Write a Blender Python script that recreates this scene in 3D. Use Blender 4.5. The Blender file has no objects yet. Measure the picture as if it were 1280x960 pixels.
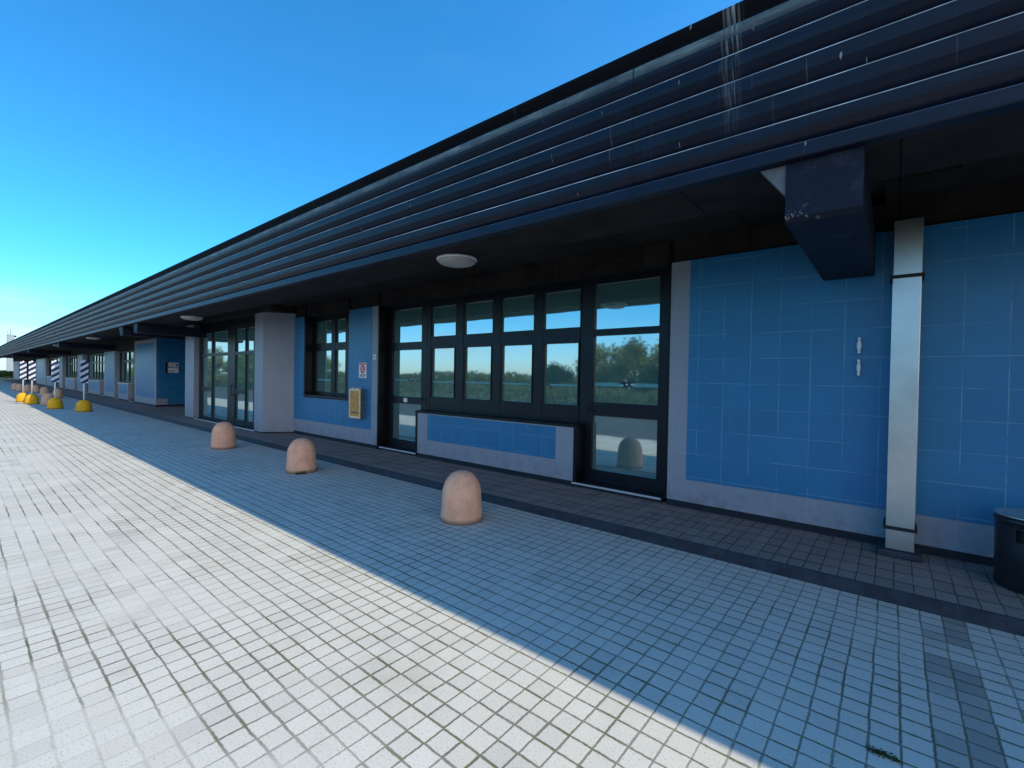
import bpy, bmesh, math, random
from mathutils import Vector, Matrix, noise as mnoise

random.seed(7)
S = bpy.context.scene
COL = S.collection
PI = math.pi

# ------------------------------------------------------------------ nodes
class NT:
    """small helper around a node tree"""
    def __init__(self, tree):
        self.t = tree; tree.nodes.clear()
    def n(self, typ, **kw):
        nd = self.t.nodes.new(typ)
        for k, v in kw.items():
            setattr(nd, k, v)
        return nd
    def set(self, sock, v):
        if hasattr(v, 'is_linked') or isinstance(v, bpy.types.NodeSocket):
            self.t.links.new(v, sock)
        else:
            sock.default_value = v
    def math(self, op, a, b=0.0, c=0.0, clamp=False):
        nd = self.n('ShaderNodeMath', operation=op); nd.use_clamp = clamp
        for s, v in zip(nd.inputs, (a, b, c)): self.set(s, v)
        return nd.outputs[0]
    def smooth(self, x, e0, e1):
        nd = self.n('ShaderNodeMapRange', interpolation_type='SMOOTHSTEP')
        self.set(nd.inputs[0], x); nd.inputs[1].default_value = e0; nd.inputs[2].default_value = e1
        nd.inputs[3].default_value = 0.0; nd.inputs[4].default_value = 1.0
        return nd.outputs[0]
    def mix(self, f, a, b, mode='MIX'):
        nd = self.n('ShaderNodeMix', data_type='RGBA', blend_type=mode)
        self.set(nd.inputs[0], f)
        for s, v in ((nd.inputs[6], a), (nd.inputs[7], b)):
            if isinstance(v, (tuple, list)) and len(v) == 3: v = (*v, 1)
            self.set(s, v)
        return nd.outputs[2]
    def noise(self, vec, scale, detail=3.0, rough=0.55, dim='3D'):
        nd = self.n('ShaderNodeTexNoise', noise_dimensions=dim)
        self.set(nd.inputs['Vector'], vec)
        nd.inputs['Scale'].default_value = scale
        nd.inputs['Detail'].default_value = detail
        nd.inputs['Roughness'].default_value = rough
        return nd
    def vmath(self, op, a, b=(0, 0, 0)):
        nd = self.n('ShaderNodeVectorMath', operation=op)
        self.set(nd.inputs[0], a); self.set(nd.inputs[1], b)
        return nd.outputs[0]
    def sep(self, v):
        nd = self.n('ShaderNodeSeparateXYZ'); self.set(nd.inputs[0], v); return nd.outputs
    def comb(self, x=0.0, y=0.0, z=0.0):
        nd = self.n('ShaderNodeCombineXYZ')
        for s, v in zip(nd.inputs, (x, y, z)): self.set(s, v)
        return nd.outputs[0]
    def pos(self):
        return self.n('ShaderNodeNewGeometry').outputs['Position']
    def obj(self):
        return self.n('ShaderNodeTexCoord').outputs['Object']
    def bsdf(self, color, rough=0.6, metal=0.0, spec=0.5, bump=None, bstr=0.3, bdist=0.01):
        b = self.n('ShaderNodeBsdfPrincipled')
        if isinstance(color, (tuple, list)) and len(color) == 3: color = (*color, 1)
        self.set(b.inputs['Base Color'], color)
        self.set(b.inputs['Roughness'], rough)
        self.set(b.inputs['Metallic'], metal)
        self.set(b.inputs['Specular IOR Level'], spec)
        if bump is not None:
            bp = self.n('ShaderNodeBump'); bp.inputs['Strength'].default_value = bstr
            bp.inputs['Distance'].default_value = bdist
            self.set(bp.inputs['Height'], bump)
            self.t.links.new(bp.outputs[0], b.inputs['Normal'])
        return b
    def out(self, sh):
        o = self.n('ShaderNodeOutputMaterial')
        self.t.links.new(sh.outputs[0] if hasattr(sh, 'outputs') else sh, o.inputs[0])

def mat(name):
    m = bpy.data.materials.new(name); m.use_nodes = True
    return m, NT(m.node_tree)

def simple(name, col, rough=0.6, metal=0.0, spec=0.5, var=0.15, scale=6.0, bstr=0.12, bscale=60.0):
    """plain surface with uneven tone and a little surface relief"""
    m, t = mat(name)
    p = t.pos()
    nz = t.noise(p, scale, 5, 0.6).outputs[0]
    f = t.smooth(nz, 0.3, 0.7)
    c = t.mix(f, tuple(x * (1 - var) for x in col), tuple(min(1, x * (1 + var)) for x in col))
    r = t.math('ADD', rough - 0.08, t.math('MULTIPLY', nz, 0.16))
    b = t.noise(p, bscale, 4).outputs[0]
    t.out(t.bsdf(c, r, metal, spec, b, bstr, 0.004))
    return m

# ------------------------------------------------------------------ meshes
class MB:
    """collects shapes with material slots and links them as ONE mesh object"""
    def __init__(self):
        self.v = []; self.f = []; self.mi = []; self.sm = []
    def face(self, idx, m=0, smooth=False):
        self.f.append(tuple(idx)); self.mi.append(m); self.sm.append(smooth)
    def box(self, a, b, m=0, bev=0.0):
        x0, y0, z0 = (min(a[i], b[i]) for i in range(3)); x1, y1, z1 = (max(a[i], b[i]) for i in range(3))
        if bev > 0:
            bm = bmesh.new(); bmesh.ops.create_cube(bm, size=1)
            for v in bm.verts:
                v.co = Vector((x0 + (v.co.x + .5) * (x1 - x0), y0 + (v.co.y + .5) * (y1 - y0), z0 + (v.co.z + .5) * (z1 - z0)))
            bmesh.ops.bevel(bm, geom=bm.edges[:], offset=bev, segments=2, affect='EDGES', profile=0.5)
            self.bm(bm, m); return self
        n = len(self.v)
        self.v += [(x0, y0, z0), (x1, y0, z0), (x1, y1, z0), (x0, y1, z0), (x0, y0, z1), (x1, y0, z1), (x1, y1, z1), (x0, y1, z1)]
        for q in ((3, 2, 1, 0), (4, 5, 6, 7), (0, 1, 5, 4), (1, 2, 6, 5), (2, 3, 7, 6), (3, 0, 4, 7)):
            self.face([n + i for i in q], m)
        return self
    def bm(self, bm, m=0, smooth=False):
        n = len(self.v); bm.verts.ensure_lookup_table(); bm.verts.index_update()
        self.v += [tuple(v.co) for v in bm.verts]
        for f in bm.faces: self.face([n + v.index for v in f.verts], m, smooth)
        bm.free()
    def prism(self, poly, axis, a, b, m=0):
        """polygon in the two other axes, extruded along axis from a to b"""
        n = len(self.v); k = len(poly)
        def P(p, t):
            return {'x': (t, p[0], p[1]), 'y': (p[0], t, p[1]), 'z': (p[0], p[1], t)}[axis]
        self.v += [P(p, a) for p in poly] + [P(p, b) for p in poly]
        self.face([n + i for i in range(k)], m); self.face([n + k + i for i in reversed(range(k))], m)
        for i in range(k):
            j = (i + 1) % k
            self.face([n + j, n + i, n + k + i, n + k + j], m)
        return self
    def lathe(self, prof, c=(0, 0, 0), seg=40, m=0, smooth=True, jit=0.0):
        n = len(self.v)
        for (r, z) in prof:
            for k in range(seg):
                a = 2 * PI * k / seg
                rr = r
                if jit:
                    rr += jit * mnoise.noise(Vector((math.cos(a) * 3 + c[0], math.sin(a) * 3 + c[1], z * 9)))
                self.v.append((c[0] + rr * math.cos(a), c[1] + rr * math.sin(a), c[2] + z))
        for i in range(len(prof) - 1):
            for k in range(seg):
                j = (k + 1) % seg
                self.face([n + i * seg + k, n + i * seg + j, n + (i + 1) * seg + j, n + (i + 1) * seg + k], m, smooth)
        self.face([n + k for k in reversed(range(seg))], m)
        self.face([n + (len(prof) - 1) * seg + k for k in range(seg)], m, smooth)
        return self
    def tube(self, pts, rad, seg=8, m=0):
        pts = [Vector(p) for p in pts]; n = len(self.v)
        for i, p in enumerate(pts):
            d = (pts[min(i + 1, len(pts) - 1)] - pts[max(i - 1, 0)]).normalized()
            u = d.orthogonal().normalized(); w = d.cross(u)
            r = rad[i] if isinstance(rad, (list, tuple)) else rad
            for k in range(seg):
                a = 2 * PI * k / seg
                self.v.append(tuple(p + (u * math.cos(a) + w * math.sin(a)) * r))
        for i in range(len(pts) - 1):
            for k in range(seg):
                j = (k + 1) % seg
                self.face([n + i * seg + k, n + i * seg + j, n + (i + 1) * seg + j, n + (i + 1) * seg + k], m, True)
        self.face([n + k for k in reversed(range(seg))], m)
        self.face([n + (len(pts) - 1) * seg + k for k in range(seg)], m)
        return self
    def build(self, name, mats, parent=None, loc=None):
        me = bpy.data.meshes.new(name)
        me.from_pydata(self.v, [], self.f)
        if not isinstance(mats, (list, tuple)): mats = [mats]
        for m in mats: me.materials.append(m)
        me.polygons.foreach_set('material_index', self.mi)
        me.polygons.foreach_set('use_smooth', self.sm)
        me.update()
        bm = bmesh.new(); bm.from_mesh(me); bmesh.ops.recalc_face_normals(bm, faces=bm.faces[:]) if len(self.f) < 20000 else None
        bm.to_mesh(me); bm.free()
        o = bpy.data.objects.new(name, me); COL.objects.link(o)
        if parent: o.parent = parent
        if loc: o.location = loc
        return o

def tag(o, label=None, cat=None, group=None, kind=None):
    for k, v in (('label', label), ('category', cat), ('group', group), ('kind', kind)):
        if v: o[k] = v
    return o
def thing(name, label, cat, loc=(0, 0, 0), rz=0.0, group=None):
    o = bpy.data.objects.new(name, None); COL.objects.link(o)
    o.location = loc; o.rotation_euler = (0, 0, rz); o.empty_display_size = 0.2
    return tag(o, label, cat, group)
def copy_thing(root):
    r = root.copy(); COL.objects.link(r)
    for ch in list(root.children):
        c = ch.copy(); COL.objects.link(c); c.parent = r
        for g in ch.children:
            d = g.copy(); COL.objects.link(d); d.parent = c
    return r

# ------------------------------------------------------------------ key dimensions (metres)
W = 5.53        # front plane of the walls
G = 5.80        # plane of the glass
FY = 3.37       # front of the roof fascia
ZS = 3.00       # underside of the eave
ZI = 3.29       # inner soffit
ZT = 4.150      # top of the fascia
XL, XR = -106.0, 7.0
STEP = 0.10     # raised walkway

# ------------------------------------------------------------------ materials
def paving(name, light, dark, joint, px, py, x0, y0, jw=0.05, fade=True, blot=0.5):
    m, t = mat(name)
    p = t.pos()
    wob = t.noise(p, 2.2, 3).outputs['Color']
    wv = t.vmath('SCALE', t.vmath('SUBTRACT', wob, (.5, .5, .5)))
    t.t.nodes[-1].inputs['Scale'].default_value = 0.018
    fine = t.noise(p, 34, 2).outputs['Color']
    fv = t.vmath('SCALE', t.vmath('SUBTRACT', fine, (.5, .5, .5)))
    t.t.nodes[-1].inputs['Scale'].default_value = 0.007
    x, y, z = t.sep(t.vmath('ADD', t.vmath('ADD', p, wv), fv))
    u = t.math('DIVIDE', t.math('SUBTRACT', x, x0), px)
    v = t.math('DIVIDE', t.math('SUBTRACT', y, y0), py)
    cell = t.comb(t.math('FLOOR', u), t.math('FLOOR', v), 0.0)
    wn = t.n('ShaderNodeTexWhiteNoise', noise_dimensions='2D'); t.set(wn.inputs['Vector'], cell)
    rnd = wn.outputs['Value']
    def edge(w):
        f = t.math('FRACT', w)
        return t.math('SUBTRACT', 0.5, t.math('ABSOLUTE', t.math('SUBTRACT', f, 0.5)))
    jit = t.math('ADD', t.math('MULTIPLY', t.math('SUBTRACT', rnd, 0.5), 0.035), t.math('MULTIPLY', t.math('SUBTRACT', t.noise(p, 55, 3, 0.7).outputs[0], 0.5), 0.07))
    du, dv = t.math('ADD', edge(u), jit), t.math('ADD', edge(v), jit)
    # lines along the building are deeper, lines across partly filled with sand
    ju = t.math('SUBTRACT', 1.0, t.smooth(du, jw * 0.28, jw * 1.25))
    jv = t.math('SUBTRACT', 1.0, t.smooth(dv, jw * 0.35, jw * 1.45))
    n1 = t.noise(p, 0.55, 4, 0.6).outputs[0]
    n2 = t.noise(p, 5.5, 3).outputs[0]
    if fade:
        fill = t.smooth(n1, 0.38, 0.58)
        px_, py_, pz_ = t.sep(p)
        # cement smeared over the joints near the kerb of the road
        patch = t.math('MULTIPLY', t.smooth(t.math('MULTIPLY', py_, -1.0), -1.55, -0.85), t.smooth(t.noise(p, 0.9, 3).outputs[0], 0.42, 0.60))
        patch2 = t.math('MULTIPLY', t.smooth(t.math('MULTIPLY', t.math('ABSOLUTE', t.math('ADD', px_, 11.5)), -1.0), -1.9, -0.9), t.smooth(t.math('MULTIPLY', py_, -1.0), -1.3, -1.0))
        keep = t.math('SUBTRACT', 1.0, t.math('MULTIPLY', t.math('MAXIMUM', patch, patch2), 0.80))
        ju = t.math('MULTIPLY', ju, t.math('MULTIPLY', keep, t.math('ADD', 0.45, t.math('MULTIPLY', fill, 0.5))))
        jv = t.math('MULTIPLY', jv, t.math('MULTIPLY', keep, t.math('ADD', 0.65, t.math('MULTIPLY', n2, 0.55))))
    j = t.math('MAXIMUM', ju, jv, clamp=True)
    n3 = t.noise(p, 1.6, 5, 0.65).outputs[0]
    tone = t.math('ADD', t.math('MULTIPLY', rnd, 0.55), t.math('MULTIPLY', t.smooth(n3, 0.3, 0.7), 0.45))
    c = t.mix(tone, dark, light)
    # exposed-aggregate speckle
    sp = t.noise(p, 95, 4, 0.75).outputs[0]
    c = t.mix(t.math('MULTIPLY', t.smooth(sp, 0.56, 0.66), 0.75), c, tuple(x * 0.42 for x in dark))
    c = t.mix(t.math('MULTIPLY', t.smooth(sp, 0.44, 0.34), 0.4), c, (0.62, 0.60, 0.56))
    tint = t.smooth(t.math('FRACT', t.math('MULTIPLY', rnd, 7.13)), 0.75, 0.95)
    c = t.mix(t.math('MULTIPLY', tint, 0.22), c, (light[0] * 0.95, light[1] * 0.82, light[2] * 0.76))
    # old stains soaked into single blocks
    st = t.smooth(t.noise(cell, 0.23, 2).outputs[0], 0.60, 0.70)
    c = t.mix(t.math('MULTIPLY', st, blot), c, tuple(x * 0.45 for x in dark))
    if fade:
        # two rows of blocks soaked dark by drips, running out from the wall
        cx, cy, cz = t.sep(cell)
        row = t.math('LESS_THAN', t.math('ABSOLUTE', t.math('SUBTRACT', cx, 2.5)), 1.1)
        wet = t.math('MULTIPLY', row, t.smooth(t.noise(t.comb(cx, cy, 3.7), 0.31, 2).outputs[0], 0.36, 0.56))
        wet = t.math('MULTIPLY', wet, t.smooth(y, 2.3, 2.6))
        c = t.mix(t.math('MULTIPLY', wet, 0.62), c, (0.13, 0.12, 0.12))
        # thin grime in the shade side strip
        gr = t.smooth(t.noise(p, 1.1, 6, 0.7).outputs[0], 0.52, 0.75)
        c = t.mix(t.math('MULTIPLY', gr, 0.28), c, (0.22, 0.20, 0.17))
    jc = t.mix(t.smooth(n2, 0.40, 0.62), joint, (joint[0] * 0.8, joint[1] * 0.88, joint[2] * 0.6))
    c = t.mix(j, c, jc)
    h = t.math('ADD', t.math('MULTIPLY', j, -1.0), t.math('ADD', t.math('MULTIPLY', sp, 0.25), t.math('MULTIPLY', rnd, 0.25)))
    t.out(t.bsdf(c, 0.82, 0, 0.35, h, 0.55, 0.006))
    return m

M = {}
M['paving'] = paving('pale_block_paving', (0.61, 0.595, 0.545), (0.52, 0.505, 0.46), (0.15, 0.135, 0.105), 0.1145, 0.1145, -0.058, 1.308, 0.056, blot=0.22)
M['walk'] = paving('brown_walkway_paving', (0.30, 0.25, 0.235), (0.20, 0.165, 0.155), (0.06, 0.05, 0.045), 0.1145, 0.229, 0.03, 4.6, 0.04, fade=False, blot=0.2)
M['kerb'] = simple('dark_kerb_stone', (0.028, 0.034, 0.05), 0.6, var=0.35, scale=9)
M['asphalt'] = simple('asphalt', (0.055, 0.055, 0.057), 0.9, var=0.25, scale=1.5, bstr=0.5, bscale=140)
M['earth'] = simple('dry_grass_ground', (0.05, 0.062, 0.022), 0.95, var=0.4, scale=0.6)
def soffit_mat():
    m, t = mat('brown_black_soffit_panels')
    p = t.pos(); x, y, z = t.sep(p)
    n = t.noise(p, 1.7, 6, 0.65).outputs[0]; n2 = t.noise(p, 14, 4).outputs[0]
    fr = t.math('FRACT', t.math('DIVIDE', x, 1.25)); d = t.math('SUBTRACT', 0.5, t.math('ABSOLUTE', t.math('SUBTRACT', fr, 0.5)))
    wn = t.n('ShaderNodeTexWhiteNoise', noise_dimensions='1D'); t.set(wn.inputs['W'], t.math('FLOOR', t.math('DIVIDE', x, 1.25)))
    c = t.mix(t.smooth(n, 0.3, 0.72), (0.020, 0.017, 0.016), (0.042, 0.036, 0.032))
    c = t.mix(t.math('MULTIPLY', wn.outputs['Value'], 0.35), c, (0.016, 0.015, 0.016))
    c = t.mix(t.math('SUBTRACT', 1.0, t.smooth(d, 0.003, 0.006)), c, (0.004, 0.004, 0.004))
    c = t.mix(t.math('MULTIPLY', t.smooth(n2, 0.62, 0.72), 0.4), c, (0.075, 0.066, 0.055))
    t.out(t.bsdf(c, 0.75, 0, 0.12, n, 0.2, 0.01)); return m
M['soffit'] = soffit_mat()
M['black'] = simple('black_frame_paint', (0.004, 0.0045, 0.006), 0.42, var=0.2, spec=0.3)
M['frame'] = simple('dark_navy_aluminium', (0.006, 0.008, 0.014), 0.38, var=0.2, spec=0.35)
M['skirt'] = simple('dark_skirting', (0.008, 0.011, 0.02), 0.6, var=0.3)
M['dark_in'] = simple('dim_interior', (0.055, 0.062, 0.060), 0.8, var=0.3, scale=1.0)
M['concrete'] = simple('grey_concrete', (0.30, 0.31, 0.33), 0.8, var=0.2, scale=3)
M['haunch'] = simple('grey_haunch_paint', (0.13, 0.135, 0.15), 0.7, var=0.25)
M['white_metal'] = simple('bare_threshold_metal', (0.68, 0.69, 0.70), 0.35, 0.4, var=0.1)
M['white'] = simple('white_plastic', (0.85, 0.85, 0.85), 0.35, var=0.04)
M['rubber'] = simple('black_rubber', (0.012, 0.012, 0.013), 0.7)
M['roof'] = simple('grey_roof_felt', (0.09, 0.09, 0.095), 0.9)

def tile(name, col, var, line, pitch, x0, z0, strength, rough=0.32, spec=0.5):
    m, t = mat(name)
    p = t.pos(); x, y, z = t.sep(p)
    xx = t.math('ADD', x, y)                   # side walls carry the same pattern
    u = t.math('DIVIDE', t.math('SUBTRACT', xx, x0), pitch)
    v = t.math('DIVIDE', t.math('SUBTRACT', z, z0), pitch)
    def edge(w):
        return t.math('SUBTRACT', 0.5, t.math('ABSOLUTE', t.math('SUBTRACT', t.math('FRACT', w), 0.5)))
    wn = t.n('ShaderNodeTexWhiteNoise', noise_dimensions='2D')
    t.set(wn.inputs['Vector'], t.comb(t.math('FLOOR', u), t.math('FLOOR', v), 0.0))
    rnd = wn.outputs['Value']
    br = t.noise(t.comb(x, t.math('MULTIPLY', z, 1.0), y), 2.3, 4, 0.7).outputs[0]
    du, dv = edge(u), edge(v)
    ju = t.math('MULTIPLY', t.math('SUBTRACT', 1.0, t.smooth(du, 0.004, 0.017)), t.smooth(br, 0.38, 0.60))
    jv = t.math('MULTIPLY', t.math('SUBTRACT', 1.0, t.smooth(dv, 0.004, 0.017)), t.smooth(t.math('SUBTRACT', 1.0, br), 0.38, 0.60))
    j = t.math('MULTIPLY', t.math('MAXIMUM', ju, jv), strength)
    big = t.smooth(t.noise(p, 0.8, 4).outputs[0], 0.3, 0.7)
    c = t.mix(t.math('ADD', t.math('MULTIPLY', rnd, 0.6), t.math('MULTIPLY', big, 0.4)), tuple(a * (1 - var) for a in col), tuple(min(1, a * (1 + var)) for a in col))
    c = t.mix(j, c, line)
    spl = t.math('MULTIPLY', t.math('SUBTRACT', 1.0, t.smooth(z, 0.12, 0.55)), t.smooth(t.noise(p, 7, 6, 0.7).outputs[0], 0.42, 0.75))
    c = t.mix(t.math('MULTIPLY', spl, 0.5), c, (0.10, 0.085, 0.07))
    run = t.noise(t.comb(t.math('MULTIPLY', xx, 14.0), 0.0, t.math('MULTIPLY', z, 0.5)), 1.0, 4, 0.6).outputs[0]
    c = t.mix(t.math('MULTIPLY', t.smooth(run, 0.60, 0.76), 0.16), c, (0.25, 0.27, 0.28))
    deep = t.math('MAXIMUM', t.math('SUBTRACT', 1.0, t.smooth(du, 0.0, 0.016)), t.math('SUBTRACT', 1.0, t.smooth(dv, 0.0, 0.016)))
    h = t.math('ADD', t.math('MULTIPLY', deep, -0.6), t.math('MULTIPLY', rnd, 0.25))
    r = t.math('ADD', rough - 0.05, t.math('MULTIPLY', t.noise(p, 11, 4).outputs[0], 0.18))
    t.out(t.bsdf(c, r, 0, spec, h, 0.25, 0.003))
    return m
M['blue'] = tile('blue_wall_tiles', (0.020, 0.182, 0.385), 0.08, (0.22, 0.40, 0.52), 0.2766, -1.215 + W, 0.747, 0.75)
M['grey'] = tile('pale_grey_wall_tiles', (0.29, 0.32, 0.385), 0.04, (0.46, 0.47, 0.48), 0.2766, -1.215 + W, 0.747, 0.5, 0.45)

def slat_mat(name, col, rough, dust, dustcol, spec=0.5):
    m, t = mat(name)
    p = t.pos(); x, y, z = t.sep(p)
    g = t.noise(p, 3.0, 5, 0.65).outputs[0]
    c = t.mix(t.smooth(g, 0.3, 0.75), tuple(a * 0.8 for a in col), tuple(a * 1.25 for a in col))
    # dust lying in patches
    c = t.mix(t.math('MULTIPLY', t.smooth(t.noise(t.comb(t.math('MULTIPLY', x, 0.5), y, t.math('MULTIPLY', z, 3.0)), 6, 6, 0.7).outputs[0], 0.42, 0.72), dust), c, dustcol)
    # runs of lime below leaking joints
    runs = t.noise(t.comb(t.math('MULTIPLY', x, 9.0), 0.0, t.math('MULTIPLY', z, 0.35)), 3.0, 3, 0.6).outputs[0]
    runs = t.math('MULTIPLY', t.smooth(runs, 0.66, 0.78), 0.22)
    near = t.math('SUBTRACT', 1.0, t.smooth(t.math('ABSOLUTE', t.math('ADD', x, 0.90)), 0.01, 0.085))
    rn = t.noise(t.comb(t.math('MULTIPLY', x, 60.0), 0.0, t.math('MULTIPLY', z, 2.5)), 1.0, 3).outputs[0]
    near = t.math('MULTIPLY', near, t.math('MULTIPLY', t.math('MULTIPLY', t.smooth(rn, 0.42, 0.68), t.smooth(z, 3.15, 4.0)), 0.75))
    # droppings: short vertical dashes
    dr = t.noise(t.comb(t.math('MULTIPLY', x, 26.0), 0.0, t.math('MULTIPLY', z, 5.0)), 1.0, 2).outputs[0]
    dr = t.math('MULTIPLY', t.smooth(dr, 0.725, 0.755), 0.75)
    c = t.mix(t.math('MAXIMUM', t.math('MAXIMUM', runs, near), dr), c, (0.42, 0.43, 0.43))
    # butt joints between the sheet lengths
    fr = t.math('FRACT', t.math('DIVIDE', t.math('ADD', x, 1.597), 3.1))
    jd = t.math('SUBTRACT', 0.5, t.math('ABSOLUTE', t.math('SUBTRACT', fr, 0.5)))
    jj = t.math('SUBTRACT', 1.0, t.smooth(jd, 0.001, 0.003))
    c = t.mix(jj, c, (0.004, 0.004, 0.005))
    if name.startswith('dusty'): c = t.mix(t.math('MULTIPLY', t.math('SUBTRACT', 1.0, t.smooth(t.math('ADD', z, t.math('MULTIPLY', g, 0.05)), 3.93, 3.99)), 0.9), c, (0.03, 0.036, 0.045))  # rounded shading put into the dusty colour: pale top edge fading to dark below
    b = t.noise(p, 45, 3).outputs[0]
    wv = t.noise(t.comb(t.math('MULTIPLY', x, 0.6), y, z), 2.0, 2).outputs[0]
    t.out(t.bsdf(c, rough, 0, spec, t.math('ADD', t.math('MULTIPLY', b, 0.15), wv), 0.12, 0.02))
    return m
M['slat'] = slat_mat('navy_fascia_paint', (0.0055, 0.010, 0.026), 0.44, 0.10, (0.03, 0.04, 0.065), 0.30)
M['slat_top'] = slat_mat('dusty_lit_fascia_paint', (0.10, 0.12, 0.12), 0.6, 0.8, (0.30, 0.34, 0.31))
M['cap'] = slat_mat('black_brown_roof_cap', (0.006, 0.0045, 0.006), 0.7, 0.05, (0.02, 0.02, 0.02), 0.12)
M['rim'] = simple('worn_white_edge', (0.50, 0.51, 0.52), 0.6, var=0.55, scale=2.5)
M['trim'] = simple('worn_navy_edge', (0.06, 0.07, 0.10), 0.45, var=0.35, scale=5)

def glass():
    m, t = mat('reflective_window_glass')
    tr = t.n('ShaderNodeBsdfTransparent'); tr.inputs[0].default_value = (0.50, 0.70, 0.70, 1)
    gl = t.n('ShaderNodeBsdfGlossy'); gl.inputs['Color'].default_value = (0.76, 0.90, 0.92, 1); gl.inputs['Roughness'].default_value = 0.032
    wv = t.noise(t.pos(), 0.9, 2).outputs[0]
    bp = t.n('ShaderNodeBump'); bp.inputs['Strength'].default_value = 0.10; bp.inputs['Distance'].default_value = 0.02
    t.set(bp.inputs['Height'], wv); t.t.links.new(bp.outputs[0], gl.inputs['Normal'])
    df = t.n('ShaderNodeBsdfDiffuse'); df.inputs[0].default_value = (0.15, 0.34, 0.34, 1)     # thin film of dirt
    lw = t.n('ShaderNodeLayerWeight'); lw.inputs[0].default_value = 0.35
    f = t.math('ADD', 0.50, t.math('MULTIPLY', lw.outputs['Fresnel'], 0.40), clamp=True)
    a = t.n('ShaderNodeMixShader'); a.inputs[0].default_value = 0.78
    t.t.links.new(tr.outputs[0], a.inputs[1]); t.t.links.new(df.outputs[0], a.inputs[2])
    b = t.n('ShaderNodeMixShader'); t.set(b.inputs[0], f)
    t.t.links.new(a.outputs[0], b.inputs[1]); t.t.links.new(gl.outputs[0], b.inputs[2])
    t.out(b)
    return m
M['glass'] = glass()
M['sticker'] = simple('turquoise_film', (0.12, 0.38, 0.42), 0.35, var=0.1)
M['sticker_dark'] = simple('dark_print', (0.015, 0.03, 0.06), 0.4)
M['sticker_pale'] = simple('pale_print', (0.45, 0.60, 0.62), 0.4)
M['curtain'] = simple('pale_blind_fabric', (0.62, 0.60, 0.50), 0.9, var=0.1)

def steel():
    m, t = mat('brushed_steel_sheet')
    p = t.pos(); x, y, z = t.sep(p)
    br = t.noise(t.comb(t.math('MULTIPLY', x, 40), t.math('MULTIPLY', y, 40), t.math('MULTIPLY', z, 2.0)), 4, 4).outputs[0]
    sm = t.noise(p, 5, 5, 0.7).outputs[0]
    c = t.mix(t.smooth(sm, 0.25, 0.75), (0.58, 0.57, 0.56), (0.68, 0.67, 0.66))
    r = t.math('ADD', 0.27, t.math('MULTIPLY', sm, 0.10))
    t.out(t.bsdf(c, r, 0.9, 0.5, br, 0.03, 0.002))
    return m
M['steel'] = steel()

def bollard_mat(name, col, dirt, chip):
    m, t = mat(name)
    p = t.obj(); w = t.pos()
    x, y, z = t.sep(p)
    a = t.noise(w, 5, 6, 0.65).outputs[0]; b = t.noise(w, 90, 3).outputs[0]
    c = t.mix(t.smooth(a, 0.32, 0.68), tuple(k * 0.86 for k in col), tuple(k * 1.10 for k in col))
    c = t.mix(t.math('MULTIPLY', t.smooth(t.noise(t.comb(t.math('MULTIPLY', x, 3), t.math('MULTIPLY', y, 3), t.math('MULTIPLY', z, 0.6)), 4, 4).outputs[0], 0.5, 0.75), 0.45), c, dirt)
    c = t.mix(t.math('MULTIPLY', t.smooth(b, 0.66, 0.74), 0.35), c, tuple(k * 0.4 for k in dirt))
    n = t.math('ADD', z, t.math('MULTIPLY', a, -0.06))
    c = t.mix(t.math('MULTIPLY', t.math('SUBTRACT', 1.0, t.smooth(n, -0.02, 0.045)), 0.75), c, chip)
    pit = t.smooth(t.noise(w, 46, 2, 0.6).outputs[0], 0.69, 0.74)
    c = t.mix(t.math('MULTIPLY', pit, 0.6), c, tuple(k * 0.35 for k in dirt))
    t.out(t.bsdf(c, 0.75, 0, 0.4, t.math('SUBTRACT', t.math('ADD', b, a), t.math('MULTIPLY', pit, 2.0)), 0.35, 0.006))
    return m
M['bol'] = bollard_mat('sand_pink_concrete', (0.97, 0.47, 0.29), (0.85, 0.35, 0.18), (0.10, 0.09, 0.06))
M['bol_grey'] = bollard_mat('weathered_grey_concrete', (0.74, 0.41, 0.26), (0.50, 0.27, 0.16), (0.09, 0.08, 0.06))
M['yellow'] = bollard_mat('yellow_painted_concrete', (0.97, 0.46, 0.010), (0.88, 0.37, 0.015), (0.25, 0.16, 0.05))

def stripes():
    m, t = mat('white_and_navy_stripes')
    x, y, z = t.sep(t.obj())
    s = t.math('FRACT', t.math('DIVIDE', t.math('ADD', z, t.math('MULTIPLY', y, -0.70)), 0.235))
    f = t.smooth(s, 0.49, 0.51)
    n = t.noise(t.obj(), 12, 4).outputs[0]
    c = t.mix(f, (0.012, 0.03, 0.12), t.mix(n, (0.72, 0.73, 0.74), (0.82, 0.82, 0.82)))
    t.out(t.bsdf(c, 0.4))
    return m
M['stripes'] = stripes()
M['brass'] = simple('dull_brass', (0.62, 0.31, 0.05), 0.45, 0.0, var=0.25, scale=14)
M['box_grey'] = simple('grey_box_metal', (0.12, 0.12, 0.13), 0.5)
M['cream'] = simple('cream_frame', (0.88, 0.70, 0.45), 0.5, var=0.1)
M['paper'] = simple('white_notice_paper', (0.86, 0.86, 0.87), 0.6, var=0.05)
M['red'] = simple('red_print', (0.75, 0.04, 0.05), 0.6)
M['ink'] = simple('dark_ink', (0.05, 0.06, 0.09), 0.6)
M['lampglass'] = simple('milky_lamp_glass', (0.46, 0.44, 0.40), 0.45, var=0.12)
M['bin'] = simple('dark_bin_metal', (0.014, 0.016, 0.022), 0.35, var=0.2)
M['bark'] = simple('bark', (0.09, 0.07, 0.05), 0.95, var=0.35, scale=5, bstr=0.6)
M['tower'] = simple('pale_tower_render', (0.42, 0.45, 0.47), 0.8, var=0.1)
M['carpaint'] = simple('dark_car_paint', (0.03, 0.035, 0.045), 0.25)
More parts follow.
